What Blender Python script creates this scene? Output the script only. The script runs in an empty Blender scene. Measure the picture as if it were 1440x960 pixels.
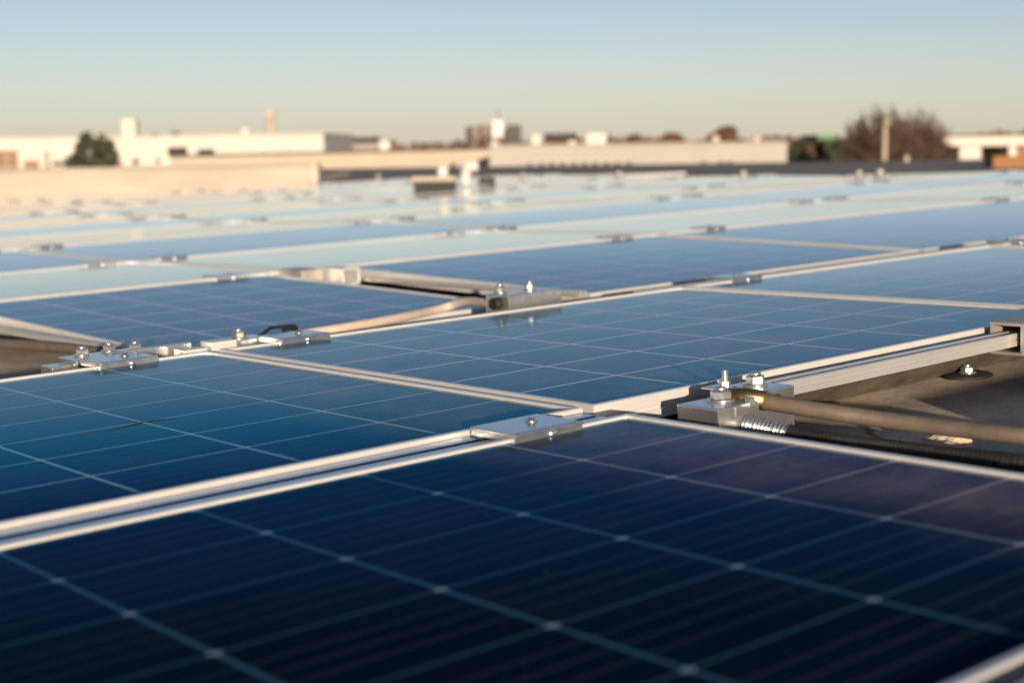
import bpy, bmesh, math, random
import numpy as np
from mathutils import Matrix, Vector
random.seed(7)
sc = bpy.context.scene
COL = sc.collection
R = math.radians

# ------------------------------------------------------------------ frames
# The solar array lies on a roof that drains at a small angle; M turns array
# coordinates (X along the rows, Y across them, Z off the glass) into the level world.
F = 2080.0; PX, PY = 720.0, 480.0
def unit(v): return v / np.linalg.norm(v)
def frame_from(vp, slope):
    d1 = unit(np.array([vp[0]-PX, PY-vp[1], -F]))
    q = (vp[0]-4000, vp[1]-4000*slope)
    d2 = np.array([q[0]-PX, PY-q[1], -F])
    n = unit(np.cross(d1, d2)); n = n if n[1] > 0 else -n
    d3 = np.cross(n, d1)
    return d1, d3, n
dA, eA, nA = frame_from((3200., 100.), -0.044)
RA = np.array([dA, eA, nA])
_, _, nB = frame_from((720., 206.), -0.012)
yB = np.array([0, 0, -1.]); yB = unit(yB - nB*(yB@nB)); xB = np.cross(yB, nB)
RB = np.array([xB, yB, nB])
H = 0.274
M3 = RB @ RA.T
M = Matrix([list(M3[0])+[0], list(M3[1])+[0], list(M3[2])+[0], [0, 0, 0, 1]])
CAM = Vector(M3 @ np.array([0, 0, H]))
def at(x, y, dist):
    """world point seen at photo pixel (x, y), dist metres ahead"""
    d = RB @ np.array([x-PX, PY-y, -F]); k = dist/d[1]
    return CAM + Vector(d*k)
def fl(x, y, z=0.0):
    """array point at height z seen at photo pixel"""
    d = RA @ np.array([x-PX, PY-y, -F]); k = (z-H)/d[2]
    return Vector((d[0]*k, d[1]*k, z))
def projA(p):
    d = RA.T @ (np.array(p) - np.array([0, 0, H]))
    return PX + F*d[0]/-d[2], PY - F*d[1]/-d[2]

# ------------------------------------------------------------------ materials
def newmat(name):
    m = bpy.data.materials.new(name); m.use_nodes = True
    nt = m.node_tree; nt.nodes.clear()
    out = nt.nodes.new('ShaderNodeOutputMaterial'); b = nt.nodes.new('ShaderNodeBsdfPrincipled')
    nt.links.new(b.outputs[0], out.inputs[0])
    return m, nt, b
def nd(nt, t, **k):
    n = nt.nodes.new(t)
    for a, v in k.items(): setattr(n, a, v)
    return n
def mth(nt, op, a, b=None, c=None, clamp=False):
    n = nt.nodes.new('ShaderNodeMath'); n.operation = op; n.use_clamp = clamp
    for i, v in enumerate((a, b, c)):
        if v is None: continue
        if isinstance(v, (int, float)): n.inputs[i].default_value = v
        else: nt.links.new(v, n.inputs[i])
    return n.outputs[0]
def mixc(nt, fac, a, b):
    n = nt.nodes.new('ShaderNodeMix'); n.data_type = 'RGBA'
    for s, v in ((n.inputs[0], fac), (n.inputs[6], a), (n.inputs[7], b)):
        if isinstance(v, (int, float)): s.default_value = v
        elif isinstance(v, tuple): s.default_value = (*v, 1) if len(v) == 3 else v
        else: nt.links.new(v, s)
    return n.outputs[2]
def noise(nt, scale, detail=3, vec=None, rough=.55):
    n = nt.nodes.new('ShaderNodeTexNoise'); n.inputs['Scale'].default_value = scale
    n.inputs['Detail'].default_value = detail; n.inputs['Roughness'].default_value = rough
    if vec is not None: nt.links.new(vec, n.inputs['Vector'])
    return n
def objco(nt, scale=(1, 1, 1)):
    t = nt.nodes.new('ShaderNodeTexCoord'); mp = nt.nodes.new('ShaderNodeMapping')
    mp.inputs['Scale'].default_value = scale
    nt.links.new(t.outputs['Object'], mp.inputs[0]); return mp.outputs[0]
def simple(name, col, rough=.7, metal=0., var=.25, scale=8., bump=0., bscale=40., col2=None, stretch=(1, 1, 1), spec=None, rvar=0.):
    m, nt, b = newmat(name)
    co = objco(nt, stretch)
    n = noise(nt, scale, 4, co)
    c2 = col2 if col2 else tuple(c*(1-var) for c in col)
    ramp = mth(nt, 'MULTIPLY_ADD', n.outputs[0], 2.2, -.6, clamp=True)
    nt.links.new(mixc(nt, ramp, c2, col), b.inputs['Base Color'])
    b.inputs['Metallic'].default_value = metal
    if rvar:
        nt.links.new(mth(nt, 'MULTIPLY_ADD', n.outputs[0], rvar, rough-rvar/2), b.inputs['Roughness'])
    else: b.inputs['Roughness'].default_value = rough
    if spec is not None: b.inputs['Specular IOR Level'].default_value = spec
    if bump:
        n2 = noise(nt, bscale, 4, co); bp = nt.nodes.new('ShaderNodeBump')
        bp.inputs['Strength'].default_value = bump; bp.inputs['Distance'].default_value = .004
        nt.links.new(n2.outputs[0], bp.inputs['Height']); nt.links.new(bp.outputs[0], b.inputs['Normal'])
    return m

def glass_mat(name, clean_u=None, dim=(.86, .86, .88), wid=1.3, along=1., clean=.07):
    """Polycrystalline cells under AR glass with a dust film. UV counts cells."""
    m, nt, b = newmat(name)
    tc = nd(nt, 'ShaderNodeTexCoord'); sep = nd(nt, 'ShaderNodeSeparateXYZ')
    nt.links.new(tc.outputs['UV'], sep.inputs[0])
    u, v = sep.outputs[0], sep.outputs[1]
    def edge(x, off=0.):
        f = mth(nt, 'FRACT', mth(nt, 'ADD', x, off))
        return mth(nt, 'SUBTRACT', .5, mth(nt, 'ABSOLUTE', mth(nt, 'SUBTRACT', f, .5)))
    eu, ev = edge(u), edge(v)
    def line(e, w, s): return mth(nt, 'MULTIPLY_ADD', e, -1./s, (w+s)/s, clamp=True)
    lu = line(eu, .0090*wid, .003); lv = mth(nt, 'MULTIPLY', line(ev, .0110*wid, .004), along)
    dia = line(mth(nt, 'ADD', eu, ev), .036, .008)
    white = mth(nt, 'MAXIMUM', mth(nt, 'MAXIMUM', lu, lv), dia)
    # bus bars, finer and duller
    bb = None
    for o in (.3, .5, .7):
        l = line(edge(v, o), .005, .003)
        bb = l if bb is None else mth(nt, 'MAXIMUM', bb, l)
    fing = edge(mth(nt, 'MULTIPLY', v, 14.))
    # crystal streaks drawn out along the row
    mp = nd(nt, 'ShaderNodeMapping'); mp.inputs['Scale'].default_value = (.12, 34., 1.)
    oi = nd(nt, 'ShaderNodeObjectInfo')
    off = nd(nt, 'ShaderNodeVectorMath', operation='ADD')
    nt.links.new(tc.outputs['UV'], off.inputs[0])
    cmb = nd(nt, 'ShaderNodeCombineXYZ'); nt.links.new(mth(nt, 'MULTIPLY', oi.outputs['Random'], 50.), cmb.inputs[2])
    nt.links.new(cmb.outputs[0], off.inputs[1]); nt.links.new(off.outputs[0], mp.inputs[0])
    st = noise(nt, 1.0, 5, mp.outputs[0], .65)
    # each cell its own tone
    cell = nd(nt, 'ShaderNodeTexWhiteNoise', noise_dimensions='3D')
    fl3 = nd(nt, 'ShaderNodeVectorMath', operation='FLOOR'); nt.links.new(off.outputs[0], fl3.inputs[0])
    nt.links.new(fl3.outputs[0], cell.inputs['Vector'])
    tone = mth(nt, 'MULTIPLY_ADD', st.outputs[0], 1.5, -.35, clamp=True)
    tone = mth(nt, 'MULTIPLY_ADD', cell.outputs[0], .40, mth(nt, 'MULTIPLY', tone, .50))
    c = mixc(nt, tone, (.0004, .0040, .009), (.0016, .015, .028))
    c = mixc(nt, mth(nt, 'MULTIPLY', line(fing, .1, .2), .14), c, (.03, .07, .12))
    c = mixc(nt, mth(nt, 'MULTIPLY', bb, .26), c, (.16, .21, .27))
    # dust film: patchy, speckled; washed away on part of some panes
    dn = noise(nt, 1.7, 6, off.outputs[0], .6)
    mp2 = nd(nt, 'ShaderNodeMapping'); mp2.inputs['Scale'].default_value = (9, 34, 1); nt.links.new(off.outputs[0], mp2.inputs[0])
    dn2 = noise(nt, 1., 4, mp2.outputs[0], .7)
    dust = mth(nt, 'MULTIPLY_ADD', dn.outputs[0], .62, -.10, clamp=True)
    dust = mth(nt, 'MULTIPLY', dust, mth(nt, 'MULTIPLY_ADD', dn2.outputs[0], 1.5, .25))
    spk = nd(nt, 'ShaderNodeTexVoronoi'); spk.inputs['Scale'].default_value = 9.; nt.links.new(off.outputs[0], spk.inputs['Vector'])
    sp2 = nd(nt, 'ShaderNodeSeparateColor'); nt.links.new(spk.outputs['Color'], sp2.inputs[0])
    speck = mth(nt, 'MULTIPLY', line(spk.outputs['Distance'], .028, .03), mth(nt, 'GREATER_THAN', sp2.outputs[0], .88))
    low = mth(nt, 'MULTIPLY', mth(nt, 'MULTIPLY_ADD', v, -2.4, .62, clamp=True), mth(nt, 'MULTIPLY_ADD', dn2.outputs[0], 1.6, -.35, clamp=True))
    ring = mth(nt, 'MULTIPLY', line(mth(nt, 'ABSOLUTE', mth(nt, 'SUBTRACT', spk.outputs['Distance'], .30)), .02, .04), mth(nt, 'LESS_THAN', sp2.outputs[1], .22))
    dust = mth(nt, 'ADD', dust, mth(nt, 'MULTIPLY_ADD', low, .5, mth(nt, 'MULTIPLY', ring, .10)), clamp=True)
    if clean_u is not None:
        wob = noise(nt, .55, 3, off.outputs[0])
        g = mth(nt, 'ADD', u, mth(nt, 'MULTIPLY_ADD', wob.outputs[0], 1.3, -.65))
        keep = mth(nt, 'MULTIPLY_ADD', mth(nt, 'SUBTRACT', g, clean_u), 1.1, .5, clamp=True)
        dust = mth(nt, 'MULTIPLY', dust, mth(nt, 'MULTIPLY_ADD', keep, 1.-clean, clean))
        lc = mixc(nt, keep, dim, (.60, .58, .58))  # cell lines run from the dim tone to pale along the same mask
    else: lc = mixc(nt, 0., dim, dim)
    c = mixc(nt, mth(nt, 'MULTIPLY', white, .9), c, lc)
    c = mixc(nt, mth(nt, 'MULTIPLY', dia, .9), c, mixc(nt, .5, lc, (.40, .50, .62)))
    c = mixc(nt, dust, c, (.44, .31, .23))
    c = mixc(nt, mth(nt, 'MULTIPLY', speck, .8), c, (.5, .45, .38))
    nt.links.new(c, b.inputs['Base Color'])
    b.inputs['Specular IOR Level'].default_value = 0.
    b.inputs['Roughness'].default_value = .9
    # blue anti-reflection coating: reflects little and blue near the normal, everything at grazing angles
    geo = nd(nt, 'ShaderNodeNewGeometry'); dot = nd(nt, 'ShaderNodeVectorMath', operation='DOT_PRODUCT')
    nt.links.new(geo.outputs['Incoming'], dot.inputs[0]); nt.links.new(geo.outputs['Normal'], dot.inputs[1])
    cosv = mth(nt, 'ABSOLUTE', dot.outputs['Value'])
    def ramp(stops):
        r = nd(nt, 'ShaderNodeValToRGB'); el_ = r.color_ramp.elements
        while len(el_) < len(stops): el_.new(.5)
        for e_, (p, c_) in zip(el_, stops):
            e_.position = p; e_.color = (*c_, 1) if isinstance(c_, tuple) else (c_, c_, c_, 1)
        nt.links.new(cosv, r.inputs[0]); return r.outputs[0]
    fr_ = ramp([(0, 1.), (.055, .93), (.08, .70), (.105, .45), (.125, .37), (.145, .31), (.172, .225), (.215, .09), (.255, .05), (.31, .009), (1, .004)])
    tn_ = ramp([(0, (1., 1., 1.)), (.055, (1., 1., 1.)), (.105, (.64, .84, 1.)), (.145, (.50, .80, 1.)), (.175, (.09, .72, 1.)), (.215, (.06, .42, 1.)), (1, (.05, .3, 1.))])
    gl = nd(nt, 'ShaderNodeBsdfGlossy'); nt.links.new(tn_, gl.inputs['Color'])
    nt.links.new(mth(nt, 'MULTIPLY_ADD', dust, .16, .045), gl.inputs['Roughness'])
    mx = nd(nt, 'ShaderNodeMixShader'); nt.links.new(fr_, mx.inputs[0])
    nt.links.new(b.outputs[0], mx.inputs[1]); nt.links.new(gl.outputs[0], mx.inputs[2])
    nt.links.new(mx.outputs[0], [n for n in nt.nodes if n.type == 'OUTPUT_MATERIAL'][0].inputs[0])
    # rolled glass: very faint waviness along the row
    mp3 = nd(nt, 'ShaderNodeMapping'); mp3.inputs['Scale'].default_value = (2., 18., 1); nt.links.new(off.outputs[0], mp3.inputs[0])
    wn = noise(nt, 1., 3, mp3.outputs[0])
    bp = nd(nt, 'ShaderNodeBump'); bp.inputs['Strength'].default_value = .10; bp.inputs['Distance'].default_value = .0008
    nt.links.new(wn.outputs[0], bp.inputs['Height']); nt.links.new(bp.outputs[0], gl.inputs['Normal'])
    return m

MAT = {}
MAT['glass'] = glass_mat('cell_glass')
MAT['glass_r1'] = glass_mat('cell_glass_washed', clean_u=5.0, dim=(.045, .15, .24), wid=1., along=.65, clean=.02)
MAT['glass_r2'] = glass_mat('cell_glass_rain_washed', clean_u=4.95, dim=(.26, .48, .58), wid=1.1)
MAT['alu'] = simple('anodised_aluminium', (.62, .60, .58), .30, .35, var=.10, scale=6, rvar=.12)
MAT['rail'] = simple('mill_aluminium', (.66, .64, .61), .30, .62, var=.14, scale=5, stretch=(1, 12, 12), rvar=.15)
MAT['rail_bright'] = simple('bright_rolled_aluminium', (.50, .54, .60), .22, 1., var=.10, scale=5, stretch=(1, 12, 12), rvar=.1)
MAT['clamp'] = simple('weathered_clamp_steel', (.60, .61, .62), .24, .92, var=.16, scale=50, bump=.04, bscale=150, rvar=.15)
MAT['zinc'] = simple('zinc_plated_steel', (.68, .67, .65), .25, .90, var=.22, scale=28, bump=.04, bscale=120, rvar=.22)
MAT['bolt'] = simple('bright_bolt_steel', (.70, .70, .68), .30, .92, var=.30, scale=90, rvar=.2)
MAT['rubber'] = simple('black_rubber', (.007, .007, .008), .7, var=.3, scale=60, bump=.2, bscale=200)
MAT['cable'] = simple('dusty_cable_sheath', (.115, .088, .066), .6, var=.3, scale=45, bump=.15, bscale=160)
MAT['cable_pale'] = simple('pale_cable_sheath', (.50, .41, .34), .55, var=.2, scale=45, bump=.1, bscale=160)
MAT['brass'] = simple('brass_lug', (.62, .42, .18), .35, 1., var=.3, scale=90)
MAT['membrane'] = simple('roof_membrane', (.46, .40, .335), .85, var=.50, scale=9, bump=.22, bscale=150, spec=.2)
def membrane():
    m, nt, b = newmat('roof_membrane'); co = objco(nt)
    big = noise(nt, 5, 5, co, .62); fine = noise(nt, 160, 3, co, .7); mid = noise(nt, 38, 4, co, .65)
    c = mixc(nt, mth(nt, 'MULTIPLY_ADD', big.outputs[0], 2.6, -.8, clamp=True), (.30, .26, .22), (.66, .57, .47))
    c = mixc(nt, mth(nt, 'MULTIPLY_ADD', mid.outputs[0], 2.4, -1.0, clamp=True), c, (.40, .34, .28))
    c = mixc(nt, mth(nt, 'MULTIPLY_ADD', fine.outputs[0], 4., -2.1, clamp=True), c, (.10, .085, .075))
    vo = nd(nt, 'ShaderNodeTexVoronoi'); vo.inputs['Scale'].default_value = 28; nt.links.new(co, vo.inputs['Vector'])
    sc_ = nd(nt, 'ShaderNodeSeparateColor'); nt.links.new(vo.outputs['Color'], sc_.inputs[0])
    grit = mth(nt, 'MULTIPLY', mth(nt, 'LESS_THAN', vo.outputs['Distance'], .10), mth(nt, 'GREATER_THAN', sc_.outputs[0], .80))
    c = mixc(nt, mth(nt, 'MULTIPLY', grit, .8), c, (.62, .50, .38))
    sp = nd(nt, 'ShaderNodeSeparateXYZ'); nt.links.new(co, sp.inputs[0])
    f = mth(nt, 'FRACT', mth(nt, 'MULTIPLY', mth(nt, 'ADD', sp.outputs[0], mth(nt, 'MULTIPLY', mid.outputs[0], .02)), 1.15))
    seam = mth(nt, 'LESS_THAN', mth(nt, 'ABSOLUTE', mth(nt, 'SUBTRACT', f, .5)), .006)
    c = mixc(nt, mth(nt, 'MULTIPLY', seam, .7), c, (.08, .07, .06))
    nt.links.new(c, b.inputs['Base Color']); b.inputs['Roughness'].default_value = .85; b.inputs['Specular IOR Level'].default_value = .2
    bp = nd(nt, 'ShaderNodeBump'); bp.inputs['Strength'].default_value = .35; bp.inputs['Distance'].default_value = .002
    h_ = mth(nt, 'ADD', mth(nt, 'ADD', fine.outputs[0], mth(nt, 'MULTIPLY', mid.outputs[0], 1.5)), mth(nt, 'MULTIPLY', grit, 1.5))
    nt.links.new(h_, bp.inputs['Height']); nt.links.new(bp.outputs[0], b.inputs['Normal'])
    return m
MAT['membrane'] = membrane()
MAT['gravel'] = simple('gravel_roof', (.20, .175, .155), .95, var=.5, scale=1.3, bump=.5, bscale=30)
MAT['ground'] = simple('town_ground', (.13, .115, .09), .95, var=.5, scale=.05)
MAT['deflector'] = simple('dusty_black_sheet', (.10, .075, .05), .8, var=.6, scale=25, bump=.4, bscale=120)
MAT['white_wall'] = simple('cream_render', (.48, .445, .385), .85, var=.10, scale=.6)
MAT['parapet'] = simple('weathered_parapet_render', (.44, .38, .31), .9, var=.30, scale=.9, stretch=(1, 1, 4))
MAT['peach_wall'] = simple('peach_render', (.40, .33, .255), .85, var=.12, scale=.5)
MAT['dark_cap'] = simple('dark_coping', (.10, .085, .08), .8, var=.3, scale=1)
MAT['dark_pane'] = simple('dark_window_glass', (.03, .028, .03), .15, var=.3, scale=1)
MAT['brick'] = simple('brown_brick', (.25, .14, .09), .9, var=.35, scale=2)
MAT['tower_dark'] = simple('dark_cladding', (.030, .028, .030), .7, var=.3, scale=.2)
MAT['tower_tan'] = simple('tan_concrete', (.27, .22, .18), .85, var=.2, scale=.2)
MAT['orange'] = simple('orange_fence_paint', (.22, .095, .03), .8, var=.25, scale=1.2)
MAT['bark'] = simple('winter_bark', (.16, .105, .07), .9, var=.4, scale=3)
MAT['twig'] = simple('winter_twigs', (.105, .062, .04), .9, var=.4, scale=2)
MAT['needle'] = simple('conifer_needles', (.045, .052, .022), .8, var=.5, scale=1.5)
MAT['russet'] = simple('russet_leaves', (.135, .068, .042), .9, var=.4, scale=1.2)
MAT['green'] = simple('green_sheet', (.04, .15, .05), .6, var=.2, scale=1)
MAT['vent_white'] = simple('white_vent_paint', (.52, .50, .46), .55, var=.08, scale=5)
MAT['stone'] = simple('pale_stone', (.50, .38, .27), .9, var=.35, scale=60, bump=.6, bscale=90)
MAT['galv_dull'] = simple('dull_galvanised', (.46, .42, .37), .5, .6, var=.25, scale=25)

# ------------------------------------------------------------------ mesh helpers
class MB:
    def __init__(s): s.v, s.f, s.sm = [], [], []
    def add(s, vs, fs, smooth=False):
        o = len(s.v); s.v += [tuple(p) for p in vs]
        s.f += [tuple(i+o for i in f) for f in fs]; s.sm += [smooth]*len(fs)
    def box(s, x0, x1, y0, y1, z0, z1, bev=0., T=None):
        if bev:
            bm = bmesh.new(); bmesh.ops.create_cube(bm, size=1.)
            for q in bm.verts:
                q.co = Vector((x0+(q.co.x+.5)*(x1-x0), y0+(q.co.y+.5)*(y1-y0), z0+(q.co.z+.5)*(z1-z0)))
            bmesh.ops.bevel(bm, geom=bm.edges[:], offset=bev, segments=2, affect='EDGES', profile=.6)
            bm.verts.index_update()
            vs = [q.co.copy() for q in bm.verts]; fs = [[q.index for q in f.verts] for f in bm.faces]; bm.free()
        else:
            vs = [Vector((x, y, z)) for z in (z0, z1) for y in (y0, y1) for x in (x0, x1)]
            fs = [(0, 2, 3, 1), (4, 5, 7, 6), (0, 1, 5, 4), (2, 6, 7, 3), (0, 4, 6, 2), (1, 3, 7, 5)]
        if T is not None: vs = [T @ p for p in vs]
        s.add(vs, fs)
    def tube(s, pts, r, n=10, caps=True):
        pts = [Vector(p) for p in pts]; rs = r if isinstance(r, (list, tuple)) else [r]*len(pts)
        vs, fs = [], []; up = Vector((0, 0, 1))
        t0 = (pts[1]-pts[0]).normalized()
        a = t0.cross(up) if abs(t0.z) < .95 else t0.cross(Vector((1, 0, 0))); a.normalize()
        for i, p in enumerate(pts):
            t = (pts[min(i+1, len(pts)-1)] - pts[max(i-1, 0)]).normalized()
            a = (a - t*a.dot(t)).normalized(); b = t.cross(a)
            for k in range(n):
                w = 2*math.pi*k/n; vs.append(p + (a*math.cos(w)+b*math.sin(w))*rs[i])
        for i in range(len(pts)-1):
            for k in range(n):
                fs.append((i*n+k, i*n+(k+1) % n, (i+1)*n+(k+1) % n, (i+1)*n+k))
        if caps: fs.append(tuple(range(n-1, -1, -1))); fs.append(tuple((len(pts)-1)*n+k for k in range(n)))
        s.add(vs, fs, True)
    def lathe(s, prof, c=(0, 0, 0), n=20, smooth=True, T=None, rot=0.):
        vs, fs = [], []
        for r, z in prof:
            for k in range(n):
                w = 2*math.pi*k/n+rot; vs.append(Vector((c[0]+r*math.cos(w), c[1]+r*math.sin(w), c[2]+z)))
        for i in range(len(prof)-1):
            for k in range(n): fs.append((i*n+k, i*n+(k+1) % n, (i+1)*n+(k+1) % n, (i+1)*n+k))
        if prof[0][0] > 1e-5: fs.append(tuple(range(n-1, -1, -1)))
        if prof[-1][0] > 1e-5: fs.append(tuple((len(prof)-1)*n+k for k in range(n)))
        if T is not None: vs = [T @ p for p in vs]
        s.add(vs, fs, smooth)
    def hexa(s, c, r, h, rot=0.3, T=None):
        s.lathe([(r*.93, 0), (r, .05*h), (r, .86*h), (r*.88, h)], c, 6, False, T, rot)
    def poly(s, pts, z0, z1):
        n = len(pts)
        s.add([(x, y, z0) for x, y in pts]+[(x, y, z1) for x, y in pts],
              [tuple(range(n-1, -1, -1)), tuple(range(n, 2*n))]+[(i, (i+1) % n, n+(i+1) % n, n+i) for i in range(n)])
    def mesh(s, name, mat):
        me = bpy.data.meshes.new(name); me.from_pydata(s.v, [], s.f); me.materials.append(mat)
        me.polygons.foreach_set('use_smooth', s.sm); me.update(); return me
    def build(s, name, mat, parent=None, mtx=None):
        o = bpy.data.objects.new(name, s.mesh(name, mat)); COL.objects.link(o)
        if parent is not None: o.parent = parent
        if mtx is not None: o.matrix_basis = mtx
        return o
def tag(o, label=None, cat=None, group=None, kind=None):
    if label: o['label'] = label
    if cat: o['category'] = cat
    if group: o['group'] = group
    if kind: o['kind'] = kind
    return o
def thing(name, label, cat, mtx=None, group=None):
    o = bpy.data.objects.new(name, None); COL.objects.link(o); o.empty_display_size = .1
    if mtx is not None: o.matrix_basis = mtx
    return tag(o, label, cat, group)
def TA(x, y, z=0., rx=0., rz=0.):
    return M @ Matrix.Translation((x, y, z)) @ Matrix.Rotation(rz, 4, 'Z') @ Matrix.Rotation(rx, 4, 'X')
def copy_tree(src, label, mtx, group=None):
    c = src.copy(); COL.objects.link(c); c.matrix_basis = mtx; c['label'] = label
    if group: c['group'] = group
    for ch in src.children:
        d = ch.copy(); COL.objects.link(d); d.parent = c
        for g in ch.children:
            e = g.copy(); COL.objects.link(e); e.parent = d
    return c
ORD = ['zeroth', 'first', 'second', 'third', 'fourth', 'fifth', 'sixth', 'seventh', 'eighth', 'ninth', 'tenth', 'eleventh', 'twelfth', 'thirteenth', 'fourteenth', 'fifteenth', 'sixteenth', 'seventeenth', 'eighteenth', 'nineteenth', 'twentieth']

# ------------------------------------------------------------------ solar panels
FH = .028       # frame depth
LIP = .0032     # lip above the glass
def panel_meshes(w, d, nu, nv, glass, cache={}):
    k = (round(w, 3), round(d, 3), nu, nv, glass)
    if k in cache: return cache[k]
    prof = [(0, -FH), (0, -.0185), (.0018, -.0175), (.0018, -.0145), (0, -.0135), (0, -.0012), (.0012, 0), (.0074, 0), (.0084, -.0010), (.0084, -.0080), (.0035, -.0080), (.0035, -FH)]
    vs, fs = [], []
    n = len(prof)
    for cx, cy, sx, sy in ((0, 0, 1, 1), (w, 0, -1, 1), (w, d, -1, -1), (0, d, 1, -1)):
        for o, z in prof: vs.append((cx+sx*o, cy+sy*o, z))
    for c in range(4):
        for i in range(n):
            a, b2 = c*n+i, c*n+(i+1) % n; e, g = ((c+1) % 4)*n+i, ((c+1) % 4)*n+(i+1) % n
            fs.append((a, e, g, b2))
    mb = MB(); mb.add(vs, fs); fm = mb.mesh('frame', MAT['alu'])
    g = MB(); i = .0086
    g.box(i, w-i, i, d-i, -LIP-.0035, -LIP)
    gm = g.mesh('cell_glass', MAT[glass])
    uv = gm.uv_layers.new(name='UVMap')
    m0 = .013
    for lp in gm.loops:
        p = gm.vertices[lp.vertex_index].co
        uv.data[lp.index].uv = ((p.x-m0)/(w-2*m0)*nu, (p.y-m0)/(d-2*m0)*nv)
    bk = MB(); bk.box(.0090, w-.0090, .0090, d-.0090, -.0115, -.0082)
    cache[k] = (fm, gm, bk.mesh('back_sheet', MAT['dark_cap'])); return cache[k]
def panel(x0, x1, y0, z0, y1, z1, nu, nv, label, glass='glass', group='solar panels laid in rows on the roof'):
    w = x1-x0; d = math.hypot(y1-y0, z1-z0); rx = math.atan2(z1-z0, y1-y0)
    fm, gm, bk = panel_meshes(w, d, nu, nv, glass)
    r = thing('solar_panel', label, 'solar panel', TA(x0, y0, z0, rx), group)
    for nme, me in (('frame', fm), ('cell_glass', gm), ('back_sheet', bk)):
        o = bpy.data.objects.new(nme, me); COL.objects.link(o); o.parent = r
    return r
# rows: near line, far line
ROWS = [
 (0, -.300, 0, .384, 0, [(-.97, .025), (.045, 1.05)], 6, 6),
 (0, -.17, 0, .50, 0, [(9e9, 9e9), (9e9, 9e9), (1.30, 2.30)], 6, 6),  # panel added out of view so its shadow bounds the sunlit roof patch
 (1, .402, 0, 1.072, 0, [(-.97, .030), (.050, 1.052)], 6, 6),
 (2, 1.133, 0, 1.935, 0, [(-.96, .040), (.055, 1.046), (1.062, 2.05), (2.066, 3.10), (3.116, 4.15)], 6, 6),
 (3, 2.20, -.026, 3.13, 0, [(-.35, .72), (1.09, 1.86), (2.065, 3.215), (3.235, 5.32), (5.34, 6.9)], 6, 6),
 (4, 3.152, 0, 4.035, -.004, [(.35, 1.955), (1.975, 3.26), (3.28, 5.17), (5.19, 6.85), (6.87, 8.4)], 10, 6),
 (5, 4.26, -.020, 5.12, 0, [(.45, 2.04), (2.06, 3.61), (3.63, 5.43), (5.45, 7.0), (7.02, 8.5)], 10, 6),
]
for i in range(4):
    L = 5.14 + 2.0*i
    off = (.25, .55, .10, .40)[i]
    xs = [(off+1.62*k, off+1.62*k+1.60) for k in range(-1, 9)]
    ROWS.append((6+2*i, L, 0, L+.96, -.004, xs, 10, 6))
    xs = [(off+.12+1.62*k, off+.12+1.62*k+1.60) for k in range(-1, 9)]
    ROWS.append((7+2*i, L+1.12, -.016, L+1.98, 0, xs, 10, 6))
def wanted(row, xc, yc):
    if row <= 5: return True
    if xc > 8.0+.28*(yc-5) or yc > 13.5: return False
    if 6.6 < xc < 8.4 and 9.0 < yc < 10.3: return False
    px, py = projA((xc, yc, 0)); 
    return -330 < px < 1800
SPECIAL = {
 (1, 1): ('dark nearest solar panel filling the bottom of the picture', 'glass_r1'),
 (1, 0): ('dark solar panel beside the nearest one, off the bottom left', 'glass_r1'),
 (0, 1): ('solar panel below the nearest one, its white frame in the bottom right corner', 'glass'),
 (0, 2): ('unseen solar panel added right of the camera to shade the roof', 'glass'),
 (0, 0): ('solar panel at the camera\'s feet, outside the lower left corner', 'glass'),
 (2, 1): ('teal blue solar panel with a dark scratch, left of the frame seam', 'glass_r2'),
 (2, 2): ('sharp grid-lined solar panel in the middle, behind the bolted steel blocks', 'glass'),
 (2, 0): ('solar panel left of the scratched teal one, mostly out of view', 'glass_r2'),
 (3, 1): ('short blue solar panel between the two cable gaps', 'glass'),
 (3, 2): ('blue solar panel behind the steel block with the pale cable', 'glass'),
}
VIS = {}
for row, y0, z0, y1, z1, xs, nu, nv in ROWS:
    c = 0; VIS[row] = []
    for k, (a, b) in enumerate(xs):
        if a > 1e9 or not wanted(row, (a+b)/2, (y0+y1)/2): continue
        c += 1
        nu2 = max(3, round((b-a)/.160)); nv2 = nv
        if row == 2 and k in (0, 1): nv2 = 7
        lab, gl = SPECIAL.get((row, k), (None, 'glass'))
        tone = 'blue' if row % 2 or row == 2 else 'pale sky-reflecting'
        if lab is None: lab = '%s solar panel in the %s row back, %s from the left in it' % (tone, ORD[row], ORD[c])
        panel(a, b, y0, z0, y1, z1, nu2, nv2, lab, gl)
        VIS[row].append((a, b))

# scratch on the teal panel
sx = MB()
pts = [fl(x, y, -LIP+.0006) for x, y in ((52, 619), (95, 612), (150, 604), (175, 599), (200, 593), (225, 589), (250, 587))]
sx.tube(pts, [.0001, .0001, .0002, .0004, .0005, .0004, .0001], 5)
o = sx.build('scratch_mark', MAT['tower_dark'], mtx=M); tag(o, 'thin dark scuff line across the teal solar panel', 'scuff mark')

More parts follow.
